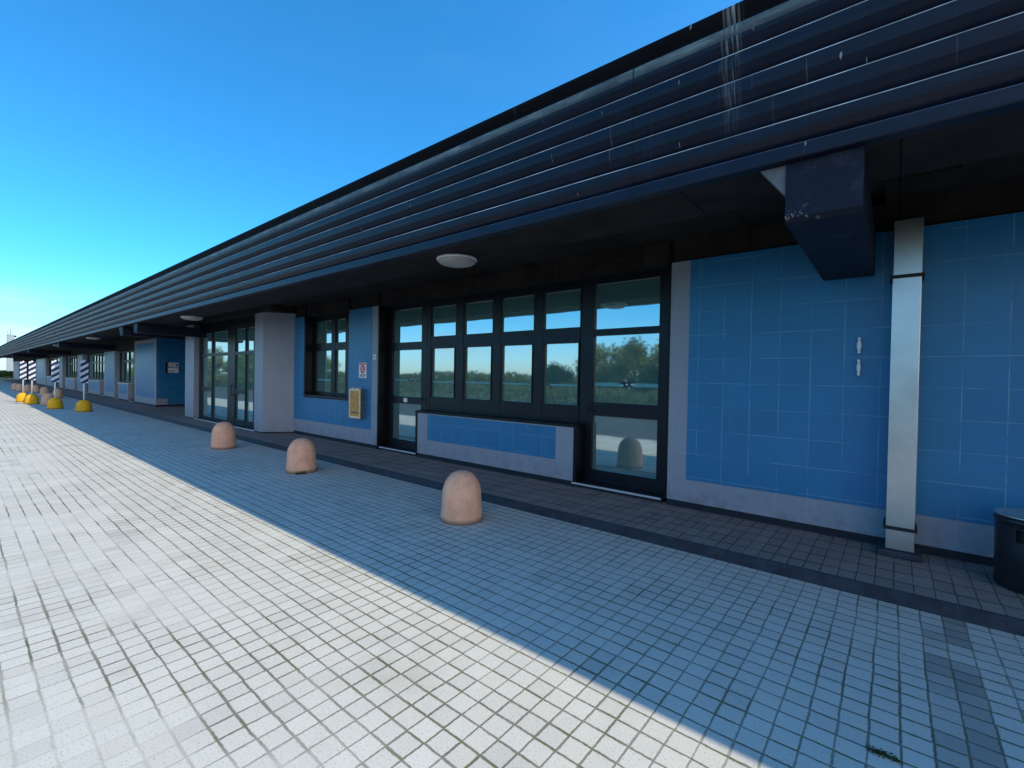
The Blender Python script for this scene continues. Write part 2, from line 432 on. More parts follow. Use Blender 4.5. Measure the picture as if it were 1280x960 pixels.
def leaf(name, a, b):
    m, t = mat(name)
    n = t.noise(t.pos(), 1.1, 4, 0.7).outputs[0]
    wn = t.noise(t.pos(), 23, 2).outputs[0]
    c = t.mix(t.math('ADD', t.math('MULTIPLY', t.smooth(n, 0.3, 0.7), 0.6), t.math('MULTIPLY', t.smooth(wn, 0.3, 0.7), 0.4)), a, b)
    d = t.bsdf(c, 0.6, 0, 0.3)
    tr = t.n('ShaderNodeBsdfTranslucent'); t.set(tr.inputs[0], c)
    mx = t.n('ShaderNodeMixShader'); mx.inputs[0].default_value = 0.45
    t.t.links.new(d.outputs[0], mx.inputs[1]); t.t.links.new(tr.outputs[0], mx.inputs[2])
    t.out(mx); return m
M['leaf_olive'] = leaf('olive_foliage', (0.20, 0.21, 0.08), (0.33, 0.33, 0.14))
M['leaf_green'] = leaf('bright_green_foliage', (0.15, 0.23, 0.04), (0.27, 0.35, 0.08))
M['leaf_weed'] = leaf('low_weed_leaves', (0.05, 0.07, 0.02), (0.12, 0.15, 0.04))
M['leaf_dark'] = leaf('dark_green_foliage', (0.02, 0.05, 0.015), (0.06, 0.10, 0.03))

# ------------------------------------------------------------------ the setting: ground sheets
def sheet(name, x0, x1, y0, y1, z, m, thick=0.0):
    b = MB()
    if thick: b.box((x0, y0, z - thick), (x1, y1, z), 0)
    else:
        b.v = [(x0, y0, z), (x1, y0, z), (x1, y1, z), (x0, y1, z)]; b.face((0, 1, 2, 3))
    o = b.build(name, M[m]); o['kind'] = 'structure'; return o
sheet('ground', -900, 900, -900, 900, -0.13, 'earth')
sheet('road', -400, 120, -9.0, -0.30, -0.11, 'asphalt')
sheet('pavement', -300, 60, -0.14, 4.37, 0.0, 'paving', 0.16)
sheet('road_kerb', -300, 60, -0.30, -0.143, -0.004, 'concrete', 0.14)
sheet('kerb', -98.0, 30, 4.373, 4.40, STEP, 'kerb', 0.25)
sheet('walkway', -98.0, 30, 4.403, 8.6, STEP - 0.004, 'walk', 0.25)

# ------------------------------------------------------------------ the building
B = thing('station_building', 'long low building with blue tiled walls and a ribbed navy eave', 'building', (-30, W, 0))
BL = Vector((-30, W, 0))
def part(b, name, mats, parent=None):
    """a part of the building: vertices are given in world metres"""
    o = b.build(name, mats)
    if parent is None:
        o.parent = B
        o.matrix_parent_inverse = Matrix.Translation(-BL)
    else:
        o.parent = parent                                  # the parent sits at the world origin
        o.matrix_parent_inverse = Matrix.Identity(4)
    return o

# fascia: five convex slats between a bottom trim and a dark cap, one pressed profile
zl = [3.250, 3.437, 3.618, 3.803, 3.998]
prof = []            # (y, z, material of the strip that starts here)
prof += [(FY + 0.06, ZS, 0), (FY - 0.020, ZS + 0.003, 0), (FY - 0.026, ZS + 0.010, 0), (FY - 0.026, ZS + 0.086, 5), (FY - 0.024, ZS + 0.092, 5), (FY - 0.012, ZS + 0.096, 0)]
zb = ZS + 0.096
for i, z in enumerate(zl):
    top = i == 4
    h = z - zb
    mm = 1 if top else 0
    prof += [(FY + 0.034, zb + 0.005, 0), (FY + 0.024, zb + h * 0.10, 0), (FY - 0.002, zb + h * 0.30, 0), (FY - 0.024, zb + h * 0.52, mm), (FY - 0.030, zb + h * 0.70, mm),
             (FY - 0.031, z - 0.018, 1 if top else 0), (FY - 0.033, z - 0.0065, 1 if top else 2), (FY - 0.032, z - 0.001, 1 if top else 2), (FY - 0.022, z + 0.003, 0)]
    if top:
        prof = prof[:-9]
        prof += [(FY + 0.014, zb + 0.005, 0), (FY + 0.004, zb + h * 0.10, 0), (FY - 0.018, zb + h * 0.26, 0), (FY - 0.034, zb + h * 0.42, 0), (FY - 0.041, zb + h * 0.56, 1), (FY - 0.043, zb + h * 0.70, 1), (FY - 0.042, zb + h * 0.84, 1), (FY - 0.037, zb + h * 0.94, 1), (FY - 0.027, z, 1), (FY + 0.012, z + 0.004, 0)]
    zb = z
prof += [(FY + 0.022, zb + 0.010, 4), (FY + 0.016, zb + 0.05, 4), (FY - 0.018, ZT - 0.04, 4), (FY - 0.020, ZT - 0.012, 4), (FY - 0.006, ZT, 4), (FY + 0.35, ZT + 0.004, 4)]
b = MB()
xs = [XL]
while xs[-1] < XR: xs.append(min(XR, xs[-1] + (0.775 if xs[-1] > -20 else 3.1)))
n = len(prof)
for k, x in enumerate(xs):
    for i, (y, z, _) in enumerate(prof):
        j = 0.0018 * mnoise.noise(Vector((x * 0.9, i * 0.37, 3.1)))
        b.v.append((x, y + j, z + j))
for k in range(len(xs) - 1):
    for i in range(n - 1):
        b.face((k * n + i, (k + 1) * n + i, (k + 1) * n + i + 1, k * n + i + 1), prof[i][2], False)
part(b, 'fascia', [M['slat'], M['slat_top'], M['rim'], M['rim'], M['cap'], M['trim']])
# core behind the fascia and the roof slab
b = MB()
b.prism([(FY + 0.07, ZS + 0.25), (4.07, ZS + 0.25), (4.07, ZI + 0.18), (16.0, ZI + 0.18), (16.0, ZT - 0.01), (FY + 0.07, ZT - 0.01)], 'x', XL, XR)
part(b, 'roof', M['roof'])
# eave underside
b = MB()
b.box((XL, FY + 0.062, ZS + 0.002), (XR, 4.07, ZS + 0.248))
b.box((XL, 4.073, ZI), (-0.62, 5.98, ZI + 0.05))
b.box((-0.10, 4.95, ZI - 0.01), (XR, 5.98, ZI + 0.05))
b.box((0.36, 4.073, ZI - 0.02), (0.80, 4.947, ZI + 0.05))
b.box((2.6, 4.073, ZI - 0.02), (3.0, 4.947, ZI + 0.05))
b.box((-0.10, 4.073, ZI + 0.10), (0.357, 4.947, ZI + 0.14))
b.box((0.803, 4.073, ZI + 0.10), (2.597, 4.947, ZI + 0.14))
b.box((3.003, 4.073, ZI + 0.10), (XR, 4.947, ZI + 0.14))
part(b, 'soffit', M['soffit'])
# dark lintel above the walls
b = MB()
b.box((-27.0, W + 0.03, 3.025), (XR, W + 0.40, ZI - 0.003))
b.box((XL + 8, W + 0.02, 2.66), (-27.003, W + 0.40, ZI - 0.003))
part(b, 'lintel', M['soffit'])

# cross beams that carry the eave
def beam(x0, x1, yf=3.40, zb=2.62, flare=True):
    b = MB()
    b.prism([(yf, ZS - 0.004), (W + 0.2, ZS - 0.004), (W + 0.2, zb), (yf + 0.03, zb), (yf, zb + 0.03)], 'x', x0, x1)
    o = part(b, 'beam', M['beam'])
    if flare:
        f = MB(); f.prism([(x0 - 0.15, ZS - 0.004), (x0 - 0.002, ZS - 0.004), (x0 - 0.002, ZS - 0.20)], 'y', yf + 0.01, yf + 0.10)
        part(f, 'beam_haunch', M['haunch'], o)
    return o
def beam_mat():
    m, t = mat('chipped_navy_beam_paint')
    p = t.pos(); x, y, z = t.sep(p)
    n = t.noise(p, 9, 5, 0.65).outputs[0]
    c = t.mix(n, (0.005, 0.008, 0.019), (0.009, 0.013, 0.028))
    edge = t.math('SUBTRACT', 1.0, t.smooth(t.math('ABSOLUTE', t.math('SUBTRACT', z, 2.645)), 0.015, 0.10))
    front = t.math('SUBTRACT', 1.0, t.smooth(y, 3.405, 3.47))
    corner = t.math('SUBTRACT', 1.0, t.smooth(t.math('ADD', x, t.math('MULTIPLY', n, 0.3)), -0.34, -0.20))
    ch = t.math('MULTIPLY', t.math('MULTIPLY', t.math('MULTIPLY', edge, front), corner), t.smooth(t.noise(p, 22, 5, 0.75).outputs[0], 0.56, 0.62))
    c = t.mix(t.math('MULTIPLY', t.smooth(t.noise(p, 6, 6, 0.7).outputs[0], 0.56, 0.64), 0.5), c, (0.03, 0.035, 0.05))
    c = t.mix(ch, c, (0.34, 0.30, 0.26))
    t.out(t.bsdf(c, 0.6, 0, 0.25, n, 0.5, 0.01)); return m
M['beam'] = beam_mat()
beam(-0.565, -0.165)
beam(4.2, 4.6)
for x in (-18.9, -17.1, -32.6, -47.0, -61.0):
    beam(x - 0.2, x + 0.2, zb=2.72, flare=(x != -17.1))

# ---- walls
ZW = 3.02      # top of the tiled walls
ZP = 0.17      # bottom of the tiles, above the dark skirting
T = 0.42       # wall thickness
def wall(x0, x1, z0=ZP, z1=ZW, blue=None, y=W, skirt=True, thick=T):
    """grey tiled pier with an optional blue field (list of rectangles x0,x1,z0,z1)"""
    b = MB(); b.box((x0, y, z0), (x1, y + thick, z1))
    o = part(b, 'wall', M['grey'])
    if blue:
        p = MB()
        for (a, c, d, e) in blue: p.box((a, y - 0.005, d), (c, y + 0.02, e))
        part(p, 'tile_panel', M['blue'], o)
    if skirt and z0 == ZP:
        s = MB(); s.box((x0, y + 0.004, 0.0), (x1, y + thick - 0.01, ZP - 0.001))
        part(s, 'skirting', M['skirt'], o)
    return o

def pane(b_parent, x0, x1, z0, z1, y=G):
    g = MB(); g.box((x0 - 0.006, y - 0.004, z0 - 0.006), (x1 + 0.006, y + 0.004, z1 + 0.006))
    return part(g, 'pane', M['glass'], b_parent)

def bars(b, y0, y1, verts, z0, z1, hors):
    """vertical members full height, horizontal members butted between them"""
    for (a, c) in verts: b.box((a, y0, z0), (c, y1, z1), 0, 0.004)
    for (a, c, d, e) in hors: b.box((a, y0 + 0.006, d), (c, y1 - 0.006, e), 0)

def door(x0, x1, gl, zt=2.93, y=G, mid=(1.09, 1.28), tr=(2.21, 2.30), jl=None, bottom=0.33, name_handle=True, z_head=ZI - 0.005, hx=None):
    """glazed door with mid rail and transom light; gl = glass edges x"""
    d = MB()
    bars(d, y - 0.05, y + 0.05, [(x0, gl[0]), (gl[1], x1)], STEP + 0.05, z_head,
         [(gl[0], gl[1], STEP + 0.055, bottom), (gl[0], gl[1], *mid), (gl[0], gl[1], *tr), (gl[0], gl[1], zt, z_head - 0.004)])
    o = part(d, 'door', M['frame'])
    pane(o, gl[0], gl[1], bottom, mid[0], y); pane(o, gl[0], gl[1], mid[1], tr[0], y); pane(o, gl[0], gl[1], tr[1], zt, y)
    h = MB()
    hxx = gl[0] - 0.06 if hx is None else hx
    h.tube([(hxx, y - 0.05, 1.16), (hxx, y - 0.10, 1.16), (hxx + 0.11, y - 0.10, 1.155)], 0.011, 8)
    h.box((hxx - 0.02, y - 0.056, 1.09), (hxx + 0.02, y - 0.0505, 1.25))
    part(h, 'handle', M['frame'], o)
    t = MB(); t.box((x0 + 0.03, W + 0.02, STEP - 0.02), (x1 - 0.03, y + 0.06, STEP + 0.05)); 
    part(t, 'threshold_step', M['skirt'], o)
    s = MB(); s.box((x0 + 0.04, W + 0.0, STEP + 0.032), (x1 - 0.04, W + 0.018, STEP + 0.056), 0, 0.003)
    part(s, 'threshold', M['white_metal'], o)
    return o
def emblem(parent, cx, cz, s, y=G):
    """round printed emblem with a scribbled bird-like outline and spikes"""
    b = MB()
    rnd = random.Random(int(cx * 100))
    for k in range(11):
        a = 2 * PI * k / 11; r0 = s * 0.25; r1 = s * (0.75 + 0.35 * rnd.random()); w = s * 0.12
        c, sn = math.cos(a), math.sin(a) * 0.55
        pts = [(cx + c * r0 - sn * w, cz + sn * r0 + c * w), (cx + c * r1, cz + sn * r1), (cx + c * r0 + sn * w, cz + sn * r0 - c * w)]
        b.prism(pts, 'y', y - 0.0065, y - 0.005, 1 if k % 3 else 0)
    b.prism([(cx + s * 0.32 * math.cos(2 * PI * k / 16), cz + s * 0.24 * math.sin(2 * PI * k / 16)) for k in range(16)], 'y', y - 0.0078, y - 0.0066, 1)
    b.prism([(cx + s * 0.12 * math.cos(2 * PI * k / 12), cz + s * 0.10 * math.sin(2 * PI * k / 12)) for k in range(12)], 'y', y - 0.0090, y - 0.0080, 0)
    part(b, 'emblem', [M['sticker_pale'], M['sticker_dark']], parent)
def strip(parent, x0, x1, z0, z1, y=G):
    b = MB(); b.box((x0, y - 0.0049, z0), (x1, y - 0.0041, z1)); part(b, 'film_strip', M['sticker'], parent)

# ---- right-hand wall
wall(-2.10, XR, blue=[(-1.875, XR - 0.002, 0.435, ZW - 0.003)])
# ---- window bay beside it
jam = MB()     # dark lining of the opening
jam.box((-8.14, W + 0.004, ZP), (-8.105, G + 0.10, ZI - 0.006)); part(jam, 'jamb_lining', M['black'])
jam = MB(); jam.box((-2.135, W + 0.004, ZP), (-2.103, G + 0.10, ZI - 0.006))
part(jam, 'jamb_lining', M['black'])
d1 = door(-3.50, -2.14, (-3.28, -2.33), hx=-3.36)
strip(d1, -3.275, -2.335, 1.505, 1.555); emblem(d1, -2.78, 1.535, 0.15)
d2 = door(-8.10, -6.86, (-7.95, -7.03), bottom=0.32, mid=(1.05, 1.19), tr=(2.12, 2.27), hx=-7.0)
strip(d2, -7.92, -7.50, 1.505, 1.53); emblem(d2, -7.30, 1.55, 0.13)
q = MB(); q.box((-7.55, G - 0.058, 1.08), (-7.44, G - 0.0505, 1.16)); part(q, 'lock_plate', M['white'], d2)
w = MB()
vb = [(-6.855, -6.77), (-6.09, -5.89), (-5.20, -5.02), (-4.34, -4.16), (-3.505, -3.48)]
hb = []
for (a, c) in zip(vb[:-1], vb[1:]):
    hb += [(a[1], c[0], 0.95, 1.22), (a[1], c[0], 2.14, 2.35), (a[1], c[0], 2.90, ZI - 0.006)]
vb2 = [(a + (0.001 if i else 0), c) for i, (a, c) in enumerate(vb)]
bars(w, G - 0.05, G + 0.05, vb2, 0.95, ZI - 0.005, hb)
wo = part(w, 'window', M['frame'])
for i, (a, c) in enumerate(zip(vb[:-1], vb[1:])):
    p1 = pane(wo, a[1], c[0], 1.22, 2.14); pane(wo, a[1], c[0], 2.35, 2.90)
    # opening sashes sit in a thinner pale bead
    bead = MB()
    for (e, f, g_, h_) in ((a[1], a[1] + 0.014, 1.22, 2.14), (c[0] - 0.014, c[0], 1.22, 2.14)):
        bead.box((e, G - 0.062, g_), (f, G - 0.008, h_))
    bead.box((a[1] + 0.0145, G - 0.062, 2.126), (c[0] - 0.0145, G - 0.008, 2.14))
    part(bead, 'sash_bead', M['frame'], wo)
    x0 = a[1] + (0.03 if i < 3 else 0.12)
    strip(wo, x0, c[0] - 0.02, 1.492, 1.518)
# low tiled panel under the windows with dark ledge
pw = wall(-6.84, -3.44, ZP, 0.92, blue=[(-6.55, -3.74, 0.44, 0.903)], thick=0.24)
lg = MB(); lg.box((-6.90, W - 0.012, 0.921), (-3.38, G - 0.055, 0.965), 0, 0.004)
lg.box((-6.90, W - 0.004, ZP), (-6.843, W + 0.24, 0.919)); lg.box((-3.437, W - 0.004, ZP), (-3.38, W + 0.24, 0.919))
part(lg, 'window_ledge', M['black'])

# ---- blue wall with the small window, left of the bay
wo_ = wall(-11.75, -8.14, ZP, 1.03, blue=[(-11.74, -8.35, 0.47, 1.029)])
wall(-11.75, -11.25, 1.031, blue=[(-11.74, -11.25, 1.031, ZW - 0.002)])
wall(-9.22, -8.14, 1.031, blue=[(-9.22, -8.35, 1.031, ZW - 0.002)])
w = MB()
w.box((-11.248, W - 0.002, 1.031), (-11.19, G + 0.05, ZI - 0.006)); w.box((-9.28, W - 0.002, 1.031), (-9.222, G + 0.05, ZI - 0.006))
w.box((-11.188, W - 0.012, 1.031), (-9.282, G + 0.05, 1.10))
bars(w, G - 0.05, G + 0.05, [(-11.185, -11.10), (-10.36, -10.19), (-9.74, -9.285)], 1.102, ZI - 0.006,
     [(-11.10, -10.36, 1.104, 1.18), (-10.19, -9.74, 1.104, 1.18), (-11.10, -10.36, 2.18, 2.36), (-10.19, -9.74, 2.18, 2.36), (-11.10, -10.36, 2.90, ZI - 0.01), (-10.19, -9.74, 2.90, ZI - 0.01)])
wo2 = part(w, 'window', M['frame'])
for (a, c) in ((-11.10, -10.36), (-10.19, -9.74)):
    pane(wo2, a, c, 1.18, 2.18); pane(wo2, a, c, 2.36, 2.90)
strip(wo2, -11.09, -10.40, 1.45, 1.49)
for (a, c, d, e) in ((-10.10, -9.86, 2.42, 2.66), (-10.14, -9.92, 1.20, 1.40)):
    q = MB(); q.box((a, G + 0.02, d), (c, G + 0.024, e)); part(q, 'white_sheet', M['paper'], wo2)  # plain white rectangles just behind the right-hand panes

# ---- entrance bay that stands forward
YB = 4.95
ZC = 3.13
b = MB()
b.prism([(-12.20, YB), (-12.69, YB), (-12.69, YB + 0.30), (-12.2, W + 0.4), (-11.76, W + 0.4), (-11.76, W)], 'z', ZP - 0.04, ZC)
o = part(b, 'entrance_pier', M['grey'])
s = MB(); s.prism([(-12.206, YB + 0.006), (-12.684, YB + 0.006), (-12.684, YB + 0.29), (-12.19, W + 0.39), (-11.768, W + 0.39), (-11.768, W)], 'z', 0.0, ZP - 0.041)
part(s, 'skirting', M['skirt'], o)
b = MB(); b.prism([(-17.40, YB), (-17.40, YB + 0.34), (-18.26, YB + 0.34), (-18.26, YB)], 'z', ZP - 0.04, ZC)
o = part(b, 'entrance_pier', M['grey'])
s = MB(); s.box((-18.254, YB + 0.006, 0), (-17.406, YB + 0.33, ZP - 0.041)); part(s, 'skirting', M['skirt'], o)
b = MB(); b.box((-18.24, YB + 0.345, 0.0), (-17.96, 8.4, ZC)); part(b, 'wall', M['blue'])
b = MB(); b.box((-18.3, YB - 0.03, ZC + 0.002), (-11.70, YB + 0.5, ZI - 0.004)); part(b, 'entrance_lintel', M['soffit'])
YD = 5.15
d = MB()
zt, zh = 2.83, ZC
vs = [(-17.395, -17.20), (-16.30, -16.22), (-14.97, -14.42), (-13.72, -13.68), (-13.16, -12.692)]
hs = []
for i, (a, c) in enumerate(zip(vs[:-1], vs[1:])):
    hs += [(a[1], c[0], 0.125, 0.22 if i < 2 else 0.30), (a[1], c[0], 2.11, 2.20), (a[1], c[0], zt, zh - 0.002)]
    if i in (0, 2): hs += [(a[1], c[0], 1.02, 1.15)]
bars(d, YD - 0.05, YD + 0.05, vs, 0.12, zh, hs)
do = part(d, 'entrance_door', M['frame'])
for i, (a, c) in enumerate(zip(vs[:-1], vs[1:])):
    z0 = 0.22 if i < 2 else 0.30
    if i in (0, 2): pane(do, a[1], c[0], z0, 1.02, YD); pane(do, a[1], c[0], 1.15, 2.11, YD)
    else: pane(do, a[1], c[0], z0, 2.11, YD)
    pane(do, a[1], c[0], 2.20, zt, YD)
h = MB(); h.tube([(-14.55, YD - 0.05, 0.95), (-14.55, YD - 0.10, 0.95), (-14.55, YD - 0.10, 1.25), (-14.55, YD - 0.05, 1.25)], 0.014, 8)
part(h, 'handle', M['frame'], do)
s = MB(); s.box((-17.395, YB + 0.03, STEP - 0.03), (-12.695, YD + 0.06, 0.118)); part(s, 'threshold_step', M['skirt'], do)
s = MB(); s.box((-17.39, YB + 0.010, 0.100), (-12.70, YB + 0.029, 0.126), 0, 0.003); part(s, 'threshold', M['white_metal'], do)

# ---- niche, then the run of small bays
b = MB(); b.box((-24.58, W + T + 0.002, ZP), (-24.302, 8.4, ZI - 0.006)); o = part(b, 'wall', M['blue'])
s = MB(); s.box((-24.575, W + T + 0.002, 0), (-24.308, 8.4, ZP - 0.001)); part(s, 'skirting', M['skirt'], o)
b = MB(); b.box((-24.30, 8.1, 0.0), (-18.26, 8.4, ZI - 0.006)); part(b, 'wall', M['blue'])
nw = wall(-27.95, -24.30, blue=[(-27.6, -24.55, 0.44, 2.85)])
b = MB(); b.box((-24.298, W + 0.03, 0.44), (-24.290, W + T, ZW)); part(b, 'tile_panel', M['blue'], nw)
wall(-34.90, -32.23, blue=[(-34.6, -32.4, 0.44, 2.62)], z1=2.655)
wall(-43.80, -41.65, blue=[(-43.5, -41.9, 0.44, 2.62)], z1=2.655)
wall(-52.40, -50.70, z1=2.655)
wall(-68.80, -61.02, blue=[(-68.3, -62.2, 0.44, 2.62)], z1=2.655)
wall(-97.0, -88.4, z1=2.655)
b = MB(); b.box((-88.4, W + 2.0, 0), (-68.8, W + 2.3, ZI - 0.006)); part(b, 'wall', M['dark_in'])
def small_bay(xl, xr, pl, pr):
    """opening with a glazed door at either end and a window over a low tiled panel"""
    zh = 2.655
    for (a, c) in ((xl, pl), (pr, xr)):
        if c - a > 0.3:
            door(a + 0.005, c - 0.005, (a + 0.12, c - 0.12), zt=2.55, mid=(1.0, 1.12), tr=(2.05, 2.15), z_head=zh)
    wall(pl, pr, ZP, 0.95, blue=[(pl + 0.25, pr - 0.25, 0.44, 0.93)], thick=0.24)
    lg = MB(); lg.box((pl - 0.03, W - 0.03, 0.951), (pr + 0.03, G - 0.055, 1.0)); part(lg, 'window_ledge', M['white_metal'])
    k = max(2, round((pr - pl) / 1.0)); vs = []; hs = []
    for i in range(k + 1):
        x = pl + 0.05 + (pr - pl - 0.1) * i / k; vs.append((x - 0.045, x + 0.045))
    for a, c in zip(vs[:-1], vs[1:]): hs += [(a[1], c[0], 1.004, 1.10), (a[1], c[0], 2.05, 2.15), (a[1], c[0], 2.56, zh - 0.004)]
    w = MB(); bars(w, G - 0.05, G + 0.05, vs, 1.002, zh, hs); o = part(w, 'window', M['frame'])
    for a, c in zip(vs[:-1], vs[1:]):
        pane(o, a[1], c[0], 1.10, 2.05); pane(o, a[1], c[0], 2.15, 2.56)
        bl = MB()                                           # pale roller blind behind the glass
        for q in range(8):
            x0 = a[1] + (c[0] - a[1]) * q / 8; x1 = a[1] + (c[0] - a[1]) * (q + 0.8) / 8
            bl.prism([(x0, G + 0.10), (x1, G + 0.16), (x1, G + 0.17), (x0, G + 0.11)], 'z', 1.12, 2.04)
        part(bl, 'blind', M['curtain'], o)
small_bay(-32.23, -27.95, -31.30, -29.20)
small_bay(-41.65, -34.90, -39.80, -36.15)
small_bay(-50.70, -43.80, -49.20, -45.00)
small_bay(-61.02, -52.40, -60.40, -56.20)
# rooms behind the glass
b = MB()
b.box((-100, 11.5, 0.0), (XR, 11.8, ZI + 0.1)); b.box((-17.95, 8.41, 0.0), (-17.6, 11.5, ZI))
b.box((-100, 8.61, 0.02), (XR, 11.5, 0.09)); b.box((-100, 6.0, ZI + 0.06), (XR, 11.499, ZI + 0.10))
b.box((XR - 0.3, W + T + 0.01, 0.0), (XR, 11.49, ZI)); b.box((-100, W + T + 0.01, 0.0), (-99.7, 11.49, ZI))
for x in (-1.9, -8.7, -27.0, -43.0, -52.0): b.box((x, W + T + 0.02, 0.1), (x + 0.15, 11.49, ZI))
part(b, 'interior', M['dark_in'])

# ------------------------------------------------------------------ things fixed to the building
# square steel downpipe
dp = thing('downpipe', 'square steel downpipe standing in front of the blue wall', 'drainpipe', (0.065, 5.33, STEP))
b = MB(); b.box((-0.097, -0.08, 0.055), (0.097, 0.10, 2.93), 0, 0.006)
b.box((-0.099, -0.082, 1.62), (0.099, 0.10, 1.626)); b.build('pipe', M['steel'], dp)
for z in (2.44, 0.245):
    b = MB(); b.box((-0.115, -0.095, z - 0.014), (0.115, -0.083, z + 0.014)); b.box((-0.115, -0.083, z - 0.014), (-0.100, 0.195, z + 0.014)); b.box((0.100, -0.083, z - 0.014), (0.115, 0.195, z + 0.014))
    b.build('bracket', M['rubber'], dp)
b = MB(); b.box((-0.15, -0.13, -0.003), (0.15, 0.13, 0.05), 0, 0.01); b.build('base_block', M['kerb'], dp)

# round ceiling lamps under the eave
def ceiling_lamp(x, y, label):
    o = thing('ceiling_lamp', label, 'lamp', (x, y, ZS), 0, 'round lamps under the eave')
    MB().lathe([(0.20, 0.002), (0.235, -0.004), (0.24, -0.022), (0.232, -0.030)], seg=40).build('base_ring', M['white'], o)
    MB().lathe([(0.228, -0.0305), (0.222, -0.045), (0.19, -0.066), (0.13, -0.082), (0.06, -0.09), (0.012, -0.092)], seg=40).build('lamp_shade', M['lampglass'], o)
    return o
ceiling_lamp(-4.02, 3.80, 'large milky round ceiling lamp above the window bay')
ceiling_lamp(-13.7, 3.85, 'round ceiling lamp above the projecting glass entrance')
ceiling_lamp(-19.6, 3.95, 'round ceiling lamp beside the paired beams left of the entrance')
ceiling_lamp(-26.2, 3.80, 'round ceiling lamp in front of the plain blue wall block')
ceiling_lamp(-36.2, 3.80, 'round ceiling lamp at the far end, above the striped posts')
ceiling_lamp(-50.0, 3.80, 'farthest round ceiling lamp, deep under the eave')

# pair of white spindle fittings on the blue wall
def fitting(z, fat, label):
    o = thing('wall_fitting', label, 'wall fitting', (-0.265, W - 0.005, z), 0, 'white spindle fittings on the blue wall')
    k = fat
    MB().lathe([(0.006, -0.078), (0.012, -0.070), (0.012, -0.052), (0.008, -0.046), (0.016 * k, -0.03), (0.019 * k, 0.0), (0.016 * k, 0.03), (0.008, 0.046), (0.012, 0.052), (0.012, 0.070), (0.006, 0.078)], (0, -0.05, 0), 20).build('spindle', M['white'], o)
    b = MB()
    for s in (-1, 1): b.tube([(0, 0.004, s * 0.061), (0, -0.05, s * 0.061)], 0.006, 8)
    b.build('bracket', M['white_metal'], o)
fitting(1.965, 1.05, 'upper white spindle shaped fitting on the blue wall')
fitting(1.755, 0.88, 'lower white spindle shaped fitting on the blue wall')

# letter box, notice and number plate on the strip of blue wall
mb = thing('letter_box', 'brass fronted letter box with cream rim on the blue wall beside the door', 'letter box', (-8.77, W - 0.005, 0.70))
MB().box((-0.195, -0.105, 0.0), (0.195, 0.0, 0.60), 0, 0.006).build('box', M['box_grey'], mb)
MB().box((-0.17, -0.112, 0.03), (0.17, -0.1055, 0.57)).build('front', M['brass'], mb)
b = MB(); b.box((-0.205, -0.125, -0.01), (-0.171, -0.1052, 0.61)); b.box((0.171, -0.125, -0.01), (0.205, -0.1052, 0.61)); b.box((-0.1705, -0.125, -0.01), (0.1705, -0.1125, 0.035)); b.box((-0.1705, -0.125, 0.565), (0.1705, -0.1125, 0.61))
b.build('rim', M['cream'], mb)
MB().box((-0.11, -0.117, 0.10), (0.11, -0.1125, 0.12)).build('slot', M['ink'], mb)
MB().box((-0.12, -0.12, 0.612), (-0.06, -0.02, 0.635)).build('hinge', M['white_metal'], mb)
MB().box((0.06, -0.12, 0.612), (0.12, -0.02, 0.635)).build('hinge', M['white_metal'], mb)
nt = thing('notice', 'small white notice with red and blue print above the letter box', 'notice', (-8.655, W - 0.005, 1.54))
MB().box((-0.14, -0.010, 0.0), (0.14, 0.0, 0.32)).build('plate', M['paper'], nt)
b = MB()
b.prism([(0.085 * math.cos(2 * PI * k / 20), 0.185 + 0.085 * math.sin(2 * PI * k / 20)) for k in range(20)], 'y', -0.0125, -0.0102, 0)
b.prism([(0.045 * math.cos(2 * PI * k / 20), 0.185 + 0.045 * math.sin(2 * PI * k / 20)) for k in range(20)], 'y', -0.0140, -0.0127, 2)
b.box((-0.06, -0.0155, 0.172), (0.06, -0.0142, 0.198), 0)
b.box((-0.12, -0.0125, 0.280), (0.12, -0.0102, 0.308), 0)
for k in range(3): b.box((-0.11, -0.0125, 0.02 + k * 0.022), (0.11 - 0.05 * (k == 0), -0.0102, 0.031 + k * 0.022), 1)
b.build('print', [M['red'], M['ink'], M['paper']], nt)
nb = thing('number_plate', 'tiny white plate on the grey strip beside the left door', 'plate', (-8.245, W, 1.93))
MB().box((-0.055, -0.012, 0.0), (0.055, 0.0, 0.10), 0, 0.003).build('plate', M['white'], nb)
MB().box((-0.02, -0.0145, 0.03), (0.02, -0.0122, 0.07)).build('print', M['ink'], nb)

# two plates with small print on the side wall of the niche
def niche_sign(z, label, dot):
    o = thing('wall_sign', label, 'sign', (-24.302, 6.10, z), 0, 'white signs on the niche wall')
    MB().box((0.0, -0.235, 0.0), (0.012, 0.235, 0.20)).build('plate', M['paper'], o)
    b = MB()
    for k in range(3 if dot else 2): b.box((0.0122, -0.19, 0.03 + k * 0.055), (0.0145, 0.08 + 0.05 * (k % 2), 0.05 + k * 0.055))
    if dot: b.prism([(0.165 + 0.045 * math.cos(2 * PI * k / 14), 0.09 + 0.045 * math.sin(2 * PI * k / 14)) for k in range(14)], 'x', 0.0122, 0.0145)
    b.build('print', M['ink'], o)
niche_sign(1.80, 'upper white sign with a dark dot on the niche wall', True)
niche_sign(1.56, 'lower white sign of plain print on the niche wall', False)

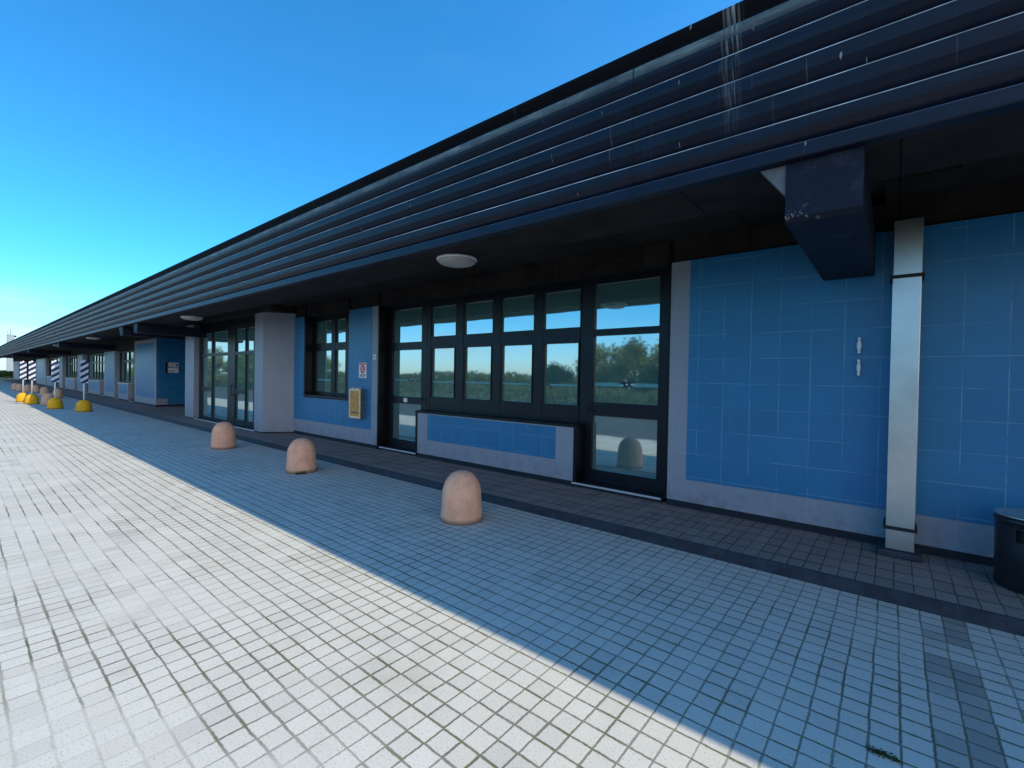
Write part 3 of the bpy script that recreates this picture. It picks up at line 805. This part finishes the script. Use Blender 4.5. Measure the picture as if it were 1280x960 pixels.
# litter bin by the wall
bn = thing('litter_bin', 'dark round litter bin against the blue wall', 'bin', (0.835, 5.11, STEP))
b = MB().lathe([(0.20, 0.0), (0.214, 0.012), (0.216, 0.30), (0.216, 0.365), (0.216, 0.455), (0.216, 0.49), (0.224, 0.496), (0.224, 0.518), (0.21, 0.531), (0.17, 0.532)], seg=60)
keepf = []
for q, fc in enumerate(b.f):                                # the mouth of the bin: leave these faces out
    c = sum((Vector(b.v[i]) for i in fc), Vector()) / len(fc)
    ang = (math.degrees(math.atan2(c.y, c.x)) + 88 + 180) % 360 - 180
    keepf.append(not (0.365 < c.z < 0.455 and abs(ang) < 38 and len(fc) == 4))
b.f = [x for x, k in zip(b.f, keepf) if k]; b.mi = [x for x, k in zip(b.mi, keepf) if k]; b.sm = [x for x, k in zip(b.sm, keepf) if k]
b.build('drum', M['bin'], bn)
MB().lathe([(0.17, 0.20), (0.175, 0.50)], seg=32).build('liner', M['rubber'], bn)
MB().lathe([(0.215, 0.5325), (0.226, 0.536), (0.226, 0.548), (0.21, 0.552), (0.19, 0.545), (0.02, 0.543)], seg=40).build('ash_tray', M['steel'], bn)

# ------------------------------------------------------------------ bollards
bp = [(0.225, -0.01), (0.237, 0.006), (0.235, 0.05), (0.226, 0.18), (0.215, 0.34), (0.207, 0.375), (0.190, 0.425), (0.160, 0.475), (0.118, 0.515), (0.065, 0.54), (0.02, 0.548)]
def bollard(x, y, label, m, group, s=1.0, h=1.0, rz=0.0):
    o = MB().lathe([(r * s, z * h) for r, z in bp], seg=64, jit=0.005).build('bollard', M[m])
    o.location = (x, y, 0.0); o.rotation_euler = (0, 0, rz)
    return tag(o, label, 'bollard', group)
GB = 'domed concrete bollards along the front'
b1 = bollard(-3.72, 3.65, 'nearest sand pink domed bollard, in front of the window bay', 'bol', GB)
b2 = bollard(-7.49, 3.66, 'sand pink domed bollard with a chipped mossy foot', 'bol', GB, 1.0, 1.0, 1.3)
b3 = bollard(-10.95, 3.67, 'sand pink domed bollard in front of the projecting entrance', 'bol', GB, 1.0, 1.02, 2.4)
# the chipped foot with a tuft of moss
m_ = MB()
for k in range(26):
    a = random.uniform(-0.35, 0.35); r = 0.238 + random.uniform(0, 0.02)
    d = Vector((0.90, -0.44, 0)); d.rotate(Matrix.Rotation(a, 3, 'Z'))
    q = d * r; hgt = random.uniform(0.02, 0.07); s = random.uniform(0.006, 0.014)
    t_ = Vector((-d.y, d.x, 0)) * s
    i = len(m_.v); m_.v += [tuple(q - t_), tuple(q + t_), tuple(q + d * 0.015 + Vector((random.uniform(-.02, .02), random.uniform(-.02, .02), hgt)))]; m_.face((i, i + 1, i + 2))
mo = m_.build('moss_tuft', M['leaf_dark']); mo.location = (-7.49, 3.66, 0.0); tag(mo, 'dark moss tuft at the foot of the second bollard', 'moss')

far = [(-29.25, 2.73, 'weathered bollard partly hidden by the second striped post', 0.24), (-36.3, 3.78, 'weathered bollard standing behind the second striped post, nearer the wall', 0),
       (-39.9, 3.58, 'weathered bollard between the second and third striped posts', 0), (-45.5, 3.66, 'weathered bollard seen right of the fourth striped pair, far along', 0),
       (-46.6, 3.36, 'weathered bollard seen behind the two farthest striped posts', 0), (-49.0, 3.14, 'weathered bollard just left of the farthest striped post', 0), (-51.5, 3.06, 'farthest weathered bollard, left end of the row', 0)]
for i, (x, y, l, _) in enumerate(far):
    bollard(x, y, l, 'bol_grey', GB, 0.98, 1.0, i * 0.7)

# striped marker posts on yellow domed feet
def marker(x, y, label, rz=0.0, lit=False):
    o = thing('marker_post', label, 'marker post', (x, y, 0.0), rz, 'striped marker posts on yellow feet')
    MB().lathe([(0.235, -0.01), (0.245, 0.01), (0.242, 0.14), (0.230, 0.26), (0.20, 0.35), (0.15, 0.41), (0.09, 0.44), (0.03, 0.45)], seg=40, jit=0.004).build('foot', M['yellow'], o)
    MB().tube([(0, 0, 0.44), (0, 0, 2.0)], 0.03, 12).build('pole', M['white'], o)
    pb = MB().box((0.032, -0.115, 0.0), (0.052, 0.115, 0.86), 0, 0.004).build('striped_board', M['stripes'], o); pb.location = (0, 0, 1.10)
    c = MB()
    for z in (1.25, 1.8): c.box((-0.036, -0.045, z - 0.015), (0.032, 0.045, z + 0.015))
    c.build('clamp', M['white_metal'], o)
marker(-24.2, 3.25, 'nearest striped marker post on a yellow foot, set apart', 0.05)
marker(-26.5, 2.68, 'second striped marker post, its yellow foot before a weathered bollard', -0.04)
marker(-30.6, 2.33, 'third striped marker post, right one of the far pair', 0.03)
marker(-32.7, 2.19, 'farthest striped marker post, left one of the far pair', -0.02)

# weed in a joint of the paving
wd = MB()
for (cx, cy, sp, cnt) in ((-0.035, 2.562, 0.012, 40), (0.0, 2.558, 0.018, 80), (0.045, 2.560, 0.008, 22)):
    for k in range(cnt):
        c = Vector((cx + random.gauss(0, sp), cy + random.gauss(0, sp * 0.7), 0.001)); L = random.uniform(0.006, 0.018); a = random.uniform(0, 2 * PI)
        d = Vector((math.cos(a), math.sin(a), 0)); s_ = Vector((-d.y, d.x, 0)) * random.uniform(0.002, 0.005)
        i = len(wd.v); mid = c + d * L * 0.6 + Vector((0, 0, L * 0.45)); tip = c + d * L * 1.2 + Vector((0, 0, L * 0.35))
        wd.v += [tuple(c), tuple(mid - s_), tuple(tip), tuple(mid + s_)]; wd.face((i, i + 1, i + 2, i + 3))
tag(wd.build('weed', M['leaf_weed']), 'small green weed growing in a joint of the shaded paving', 'weed')

# ------------------------------------------------------------------ far things
# pale tower behind the roof end
tw = thing('control_tower', 'pale slim tower with a dark cabin and aerials beyond the roof', 'tower', (-205.0, 11.06, -0.1))
MB().box((-1, -0.72, 0), (1, 0.72, 11.6)).build('shaft', M['tower'], tw)
MB().lathe([(0.72, 11.6), (0.80, 11.7), (0.78, 11.95), (0.6, 12.1)], seg=10, smooth=False).build('cabin', M['tower'], tw)
b = MB(); b.tube([(0.1, 0.0, 12.05), (0.1, -0.05, 13.6)], 0.06, 6); b.tube([(0, -0.45, 12.0), (0, -0.6, 13.0)], 0.05, 6); b.box((0.2, 0.75, 11.3), (0.6, 1.2, 11.8)); b.build('aerial', M['frame'], tw)

def car(x, y, rz, label, m):
    o = thing('parked_car', label, 'car', (x, y, 0.0), rz)
    pr = [(-2.1, 0.35), (2.1, 0.35), (2.12, 0.7), (1.2, 0.86), (0.6, 1.38), (-1.2, 1.42), (-1.9, 0.95), (-2.12, 0.85)]
    MB().prism(pr, 'y', -0.85, 0.85).build('body', M[m], o)
    for s in (-1, 1):
        MB().prism([(0.95, 0.9), (0.5, 1.31), (-1.1, 1.34), (-1.6, 0.95)], 'y', s * 0.851, s * 0.857).build('side_window', M['glass'], o)
        for wx in (-1.3, 1.3):
            MB().prism([(wx + 0.32 * math.cos(2 * PI * k / 20), 0.32 + 0.32 * math.sin(2 * PI * k / 20)) for k in range(20)], 'y', s * 0.66, s * 0.87).build('wheel', M['rubber'], o)
        MB().box((2.10, s * 0.45, 0.62), (2.135, s * 0.8, 0.76)).build('headlight', M['white_metal'], o)
car(-128, 4.6, 0.2, 'dark parked car in front of the hedge beyond the building', 'carpaint')

# trees: tapered trunk with limbs and a crown of leaf-sized faces
def tree_meshes(seed, hgt, spread, leaves, m, size):
    R = random.Random(seed)
    tk = MB(); lobes = []
    th = hgt * 0.38
    tk.tube([(0, 0, -0.2), (0.05, 0.02, th * 0.5), (0.0, 0.06, th), (0.05, 0.0, hgt * 0.72)], [0.035 * hgt, 0.027 * hgt, 0.021 * hgt, 0.006 * hgt], 9)
    for k in range(8):
        a = k * 2.4 + R.uniform(-.4, .4); z0 = th * R.uniform(0.6, 1.25); L = spread * R.uniform(0.6, 1.0)
        e = Vector((math.cos(a) * L, math.sin(a) * L, z0 + hgt * R.uniform(0.12, 0.36)))
        tk.tube([(0, 0.03, z0), (e.x * 0.5, e.y * 0.5, (z0 + e.z) / 2 + 0.1), tuple(e)], [0.013 * hgt, 0.008 * hgt, 0.003 * hgt], 6)
        lobes.append((e, spread * R.uniform(0.32, 0.52)))
    for k in range(5): lobes.append((Vector((R.uniform(-.4, .4) * spread, R.uniform(-.4, .4) * spread, hgt * R.uniform(0.62, 0.86))), spread * R.uniform(0.34, 0.5)))
    for k in range(9):
        a = k * 2.4 + 1.0; lobes.append((Vector((math.cos(a) * spread * 0.75, math.sin(a) * spread * 0.75, hgt * R.uniform(0.10, 0.30))), spread * R.uniform(0.34, 0.5)))
    cr = MB()
    for k in range(leaves):
        c, r = R.choice(lobes)
        d = Vector((R.gauss(0, 1), R.gauss(0, 1), R.gauss(0, 0.85))).normalized() * r * (R.random() ** 0.45) * R.uniform(0.75, 1.18)
        p = c + d
        if p.z < 0.3: continue
        u = Vector((R.gauss(0, 1), R.gauss(0, 1), R.gauss(0, 1))).normalized(); v = u.orthogonal().normalized()
        s = size * R.uniform(0.5, 1.2); i = len(cr.v)
        cr.v += [tuple(p - u * s), tuple(p + v * s * 0.55), tuple(p + u * s), tuple(p - v * s * 0.55)]; cr.face((i, i + 1, i + 2, i + 3))
    return tk, cr, m
kinds = [tree_meshes(1, 6.0, 2.6, 9500, 'leaf_olive', 0.17), tree_meshes(2, 7.5, 2.9, 9500, 'leaf_green', 0.19), tree_meshes(3, 5.0, 1.9, 7500, 'leaf_dark', 0.15)]
protos = []
GT = 'trees across the road'
nm = ['olive_tree', 'broadleaf_tree', 'evergreen_tree']
lab = ['loose olive green tree across the road, mirrored in the glass', 'bright green broad tree across the road, mirrored in the glass', 'dark evergreen tree across the road, mirrored in the glass']
for i, (tk, cr, m) in enumerate(kinds):
    o = thing(nm[i], lab[i], 'tree', (0, 0, -0.13), 0, GT)
    tk.build('trunk', M['bark'], o); cr.build('crown', M[m], o); protos.append(o)
spots = [(0, -12.5, -15.5, 0.72, 0.3), (0, -9.6, -15.0, 0.68, 1.7), (0, -15.2, -16.6, 0.70, 2.2), (0, -11.0, -18.5, 0.80, 4.2), (2, -19.2, -16.5, 0.60, 0.2), (2, -20.6, -17.5, 0.5, 1.0),
         (1, -52.0, -9.5, 0.58, 0.4), (1, -58.0, -12.0, 0.62, 1.4), (1, -47.0, -13.5, 0.55, 2.5), (0, -66.0, -11.0, 0.7, 3.0), (1, -76.0, -12.0, 0.8, 0.9),
         (0, -90.0, -14.0, 0.8, 0.1), (2, -70.0, -20.0, 0.8, 4.0), (0, 3.0, -19.0, 0.8, 1.1), (0, 12.0, -20.0, 1.0, 2.8), (1, -110.0, -12.0, 0.9, 2.2)]
used = set()
for (k, x, y, s, rz) in spots:
    o = protos[k] if k not in used else copy_thing(protos[k])
    used.add(k); o.location = (x, y, -0.13); o.rotation_euler = (0, 0, rz); o.scale = (s, s, s)
# far woodland that reads as one band
fw = MB(); R = random.Random(5)
for k in range(15000):
    x = R.uniform(-190, 90); base = 2.3 + 1.3 * mnoise.noise(Vector((x * 0.06, 1.3, 0))) + 0.9 * mnoise.noise(Vector((x * 0.35, 4.3, 0)))
    p = Vector((x, -62 + R.uniform(-4, 4), R.uniform(0, 1) ** 0.7 * max(0.8, base)))
    u = Vector((R.gauss(0, 1), R.gauss(0, 1), R.gauss(0, 1))).normalized(); v = u.orthogonal().normalized(); s = R.uniform(0.25, 0.65); i = len(fw.v)
    fw.v += [tuple(p - u * s), tuple(p + v * s * 0.7), tuple(p + u * s), tuple(p - v * s * 0.7)]; fw.face((i, i + 1, i + 2, i + 3))
tag(fw.build('distant_woodland', M['leaf_olive']), 'low olive band of woodland far across the road', 'woodland', None, 'stuff')
# hedges
def hedge(x0, x1, y0, y1, h, m, label, cnt, seed):
    hb_ = MB(); R = random.Random(seed)
    for k in range(cnt):
        p = Vector((R.uniform(x0, x1), R.uniform(y0, y1), 0)); top = h * (0.85 + 0.25 * mnoise.noise(Vector((p.x * 0.5, p.y * 0.5, seed))))
        p.z = (R.random() ** 0.6) * top
        u = Vector((R.gauss(0, 1), R.gauss(0, 1), R.gauss(0, 1))).normalized(); v = u.orthogonal().normalized(); s = R.uniform(0.08, 0.2); i = len(hb_.v)
        hb_.v += [tuple(p - u * s), tuple(p + v * s * 0.6), tuple(p + u * s), tuple(p - v * s * 0.6)]; hb_.face((i, i + 1, i + 2, i + 3))
    tag(hb_.build('hedge', M[m]), label, 'hedge')
hedge(-150, 45, -12.6, -10.6, 1.25, 'leaf_olive', 'long rough olive hedge along the far side of the road', 26000, 21)
hedge(-120, -117, 1.0, 14.0, 1.3, 'leaf_dark', 'clipped dark green hedge closing the view past the far end', 5000, 11)

# ------------------------------------------------------------------ camera
f = 578.08
yaw, pit, roll = (math.radians(a) for a in (39.574, -0.768, 1.005))
F = Vector((-math.sin(yaw) * math.cos(pit), math.cos(yaw) * math.cos(pit), math.sin(pit)))
R0 = Vector((math.cos(yaw), math.sin(yaw), 0)); U0 = R0.cross(F)
Rv = R0 * math.cos(roll) + U0 * math.sin(roll); Uv = U0 * math.cos(roll) - R0 * math.sin(roll)
cd = bpy.data.cameras.new('camera'); cam = bpy.data.objects.new('camera', cd); COL.objects.link(cam)
mt = Matrix.Identity(4)
for i in range(3):
    mt[i][0], mt[i][1], mt[i][2] = Rv[i], Uv[i], -F[i]
mt[0][3], mt[1][3], mt[2][3] = 0.0, 0.0, 1.6
cam.matrix_world = mt
cd.sensor_fit = 'HORIZONTAL'; cd.sensor_width = 36.0; cd.lens = f / 1280 * 36.0
cd.clip_start = 0.05; cd.clip_end = 3000
S.camera = cam

# ------------------------------------------------------------------ light
sv = Vector((3.30, 1.20, ZT)).normalized()
el = math.asin(sv.z); az = math.atan2(sv.x, sv.y)
ld = bpy.data.lights.new('sun', 'SUN'); ld.energy = 2.75; ld.angle = math.radians(0.5); ld.color = (1.0, 0.89, 0.675)
lo = bpy.data.objects.new('sun', ld); COL.objects.link(lo); lo.rotation_euler = sv.to_track_quat('Z', 'Y').to_euler(); lo.location = (20, 10, 40)
wd_ = bpy.data.worlds.new('World'); S.world = wd_; wd_.use_nodes = True
t = NT(wd_.node_tree)
sky = t.n('ShaderNodeTexSky', sky_type='NISHITA'); sky.sun_disc = False
sky.sun_elevation = el; sky.sun_rotation = az; sky.altitude = 0; sky.air_density = 1.0; sky.dust_density = 0.3; sky.ozone_density = 3.0
hs_ = t.n('ShaderNodeHueSaturation'); hs_.inputs['Saturation'].default_value = 1.1; hs_.inputs['Value'].default_value = 1.0
t.t.links.new(sky.outputs[0], hs_.inputs['Color'])
bg = t.n('ShaderNodeBackground'); bg.inputs['Strength'].default_value = 0.15
zz = t.sep(t.n('ShaderNodeTexCoord').outputs['Generated'])[2]
low = t.math('SUBTRACT', 1.0, t.smooth(zz, -0.02, 0.22))
vlow = t.math('SUBTRACT', 1.0, t.smooth(zz, 0.0, 0.05))
tc = t.mix(low, (0.26, 0.93, 1.18), (0.56, 0.76, 1.02))
tc = t.mix(vlow, tc, (0.50, 0.68, 0.90))
tint = t.mix(1.0, hs_.outputs[0], tc, 'MULTIPLY')
gv = t.n('ShaderNodeTexCoord').outputs['Generated']
gx, gy, gz = t.sep(gv)
cn = t.noise(t.comb(t.math('MULTIPLY', gx, 2.0), t.math('MULTIPLY', gy, 2.0), t.math('MULTIPLY', gz, 14.0)), 1.6, 6, 0.6).outputs[0]
band = t.math('MULTIPLY', t.smooth(gz, 0.0, 0.03), t.math('SUBTRACT', 1.0, t.smooth(gz, 0.05, 0.14)))
cloud = t.math('MULTIPLY', band, t.smooth(cn, 0.40, 0.66))
tint = t.mix(t.math('MULTIPLY', t.math('MULTIPLY', cloud, t.smooth(t.math('MULTIPLY', gx, -1.0), 0.35, 0.95)), 0.85), tint, (3.7, 4.5, 5.2))
# white cloud added out of view, back right, as fill light for the shade
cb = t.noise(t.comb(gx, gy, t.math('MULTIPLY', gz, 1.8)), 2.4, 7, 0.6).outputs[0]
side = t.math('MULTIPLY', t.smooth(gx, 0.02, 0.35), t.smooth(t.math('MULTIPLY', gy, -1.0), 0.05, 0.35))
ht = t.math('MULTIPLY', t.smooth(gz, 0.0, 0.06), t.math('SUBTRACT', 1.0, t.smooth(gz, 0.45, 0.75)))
fill_cloud = t.math('MULTIPLY', t.math('MULTIPLY', side, ht), t.smooth(cb, 0.30, 0.50))
tint = t.mix(fill_cloud, tint, (6.0, 6.0, 6.0))
thin = t.noise(t.comb(gx, gy, t.math('MULTIPLY', gz, 3.0)), 1.3, 5, 0.6).outputs[0]
tint = t.mix(t.math('MULTIPLY', t.smooth(thin, 0.45, 0.8), 0.04), tint, (2.6, 4.0, 5.4))
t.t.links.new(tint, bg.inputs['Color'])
ow = t.n('ShaderNodeOutputWorld'); t.t.links.new(bg.outputs[0], ow.inputs[0])

S.view_settings.view_transform = 'Standard'; S.view_settings.look = 'None'
S.view_settings.exposure = 0.62; S.view_settings.gamma = 1.0; S.view_settings.use_curve_mapping = False
S.render.engine = 'CYCLES'
S.cycles.max_bounces = 8; S.cycles.transparent_max_bounces = 12; S.cycles.glossy_bounces = 4
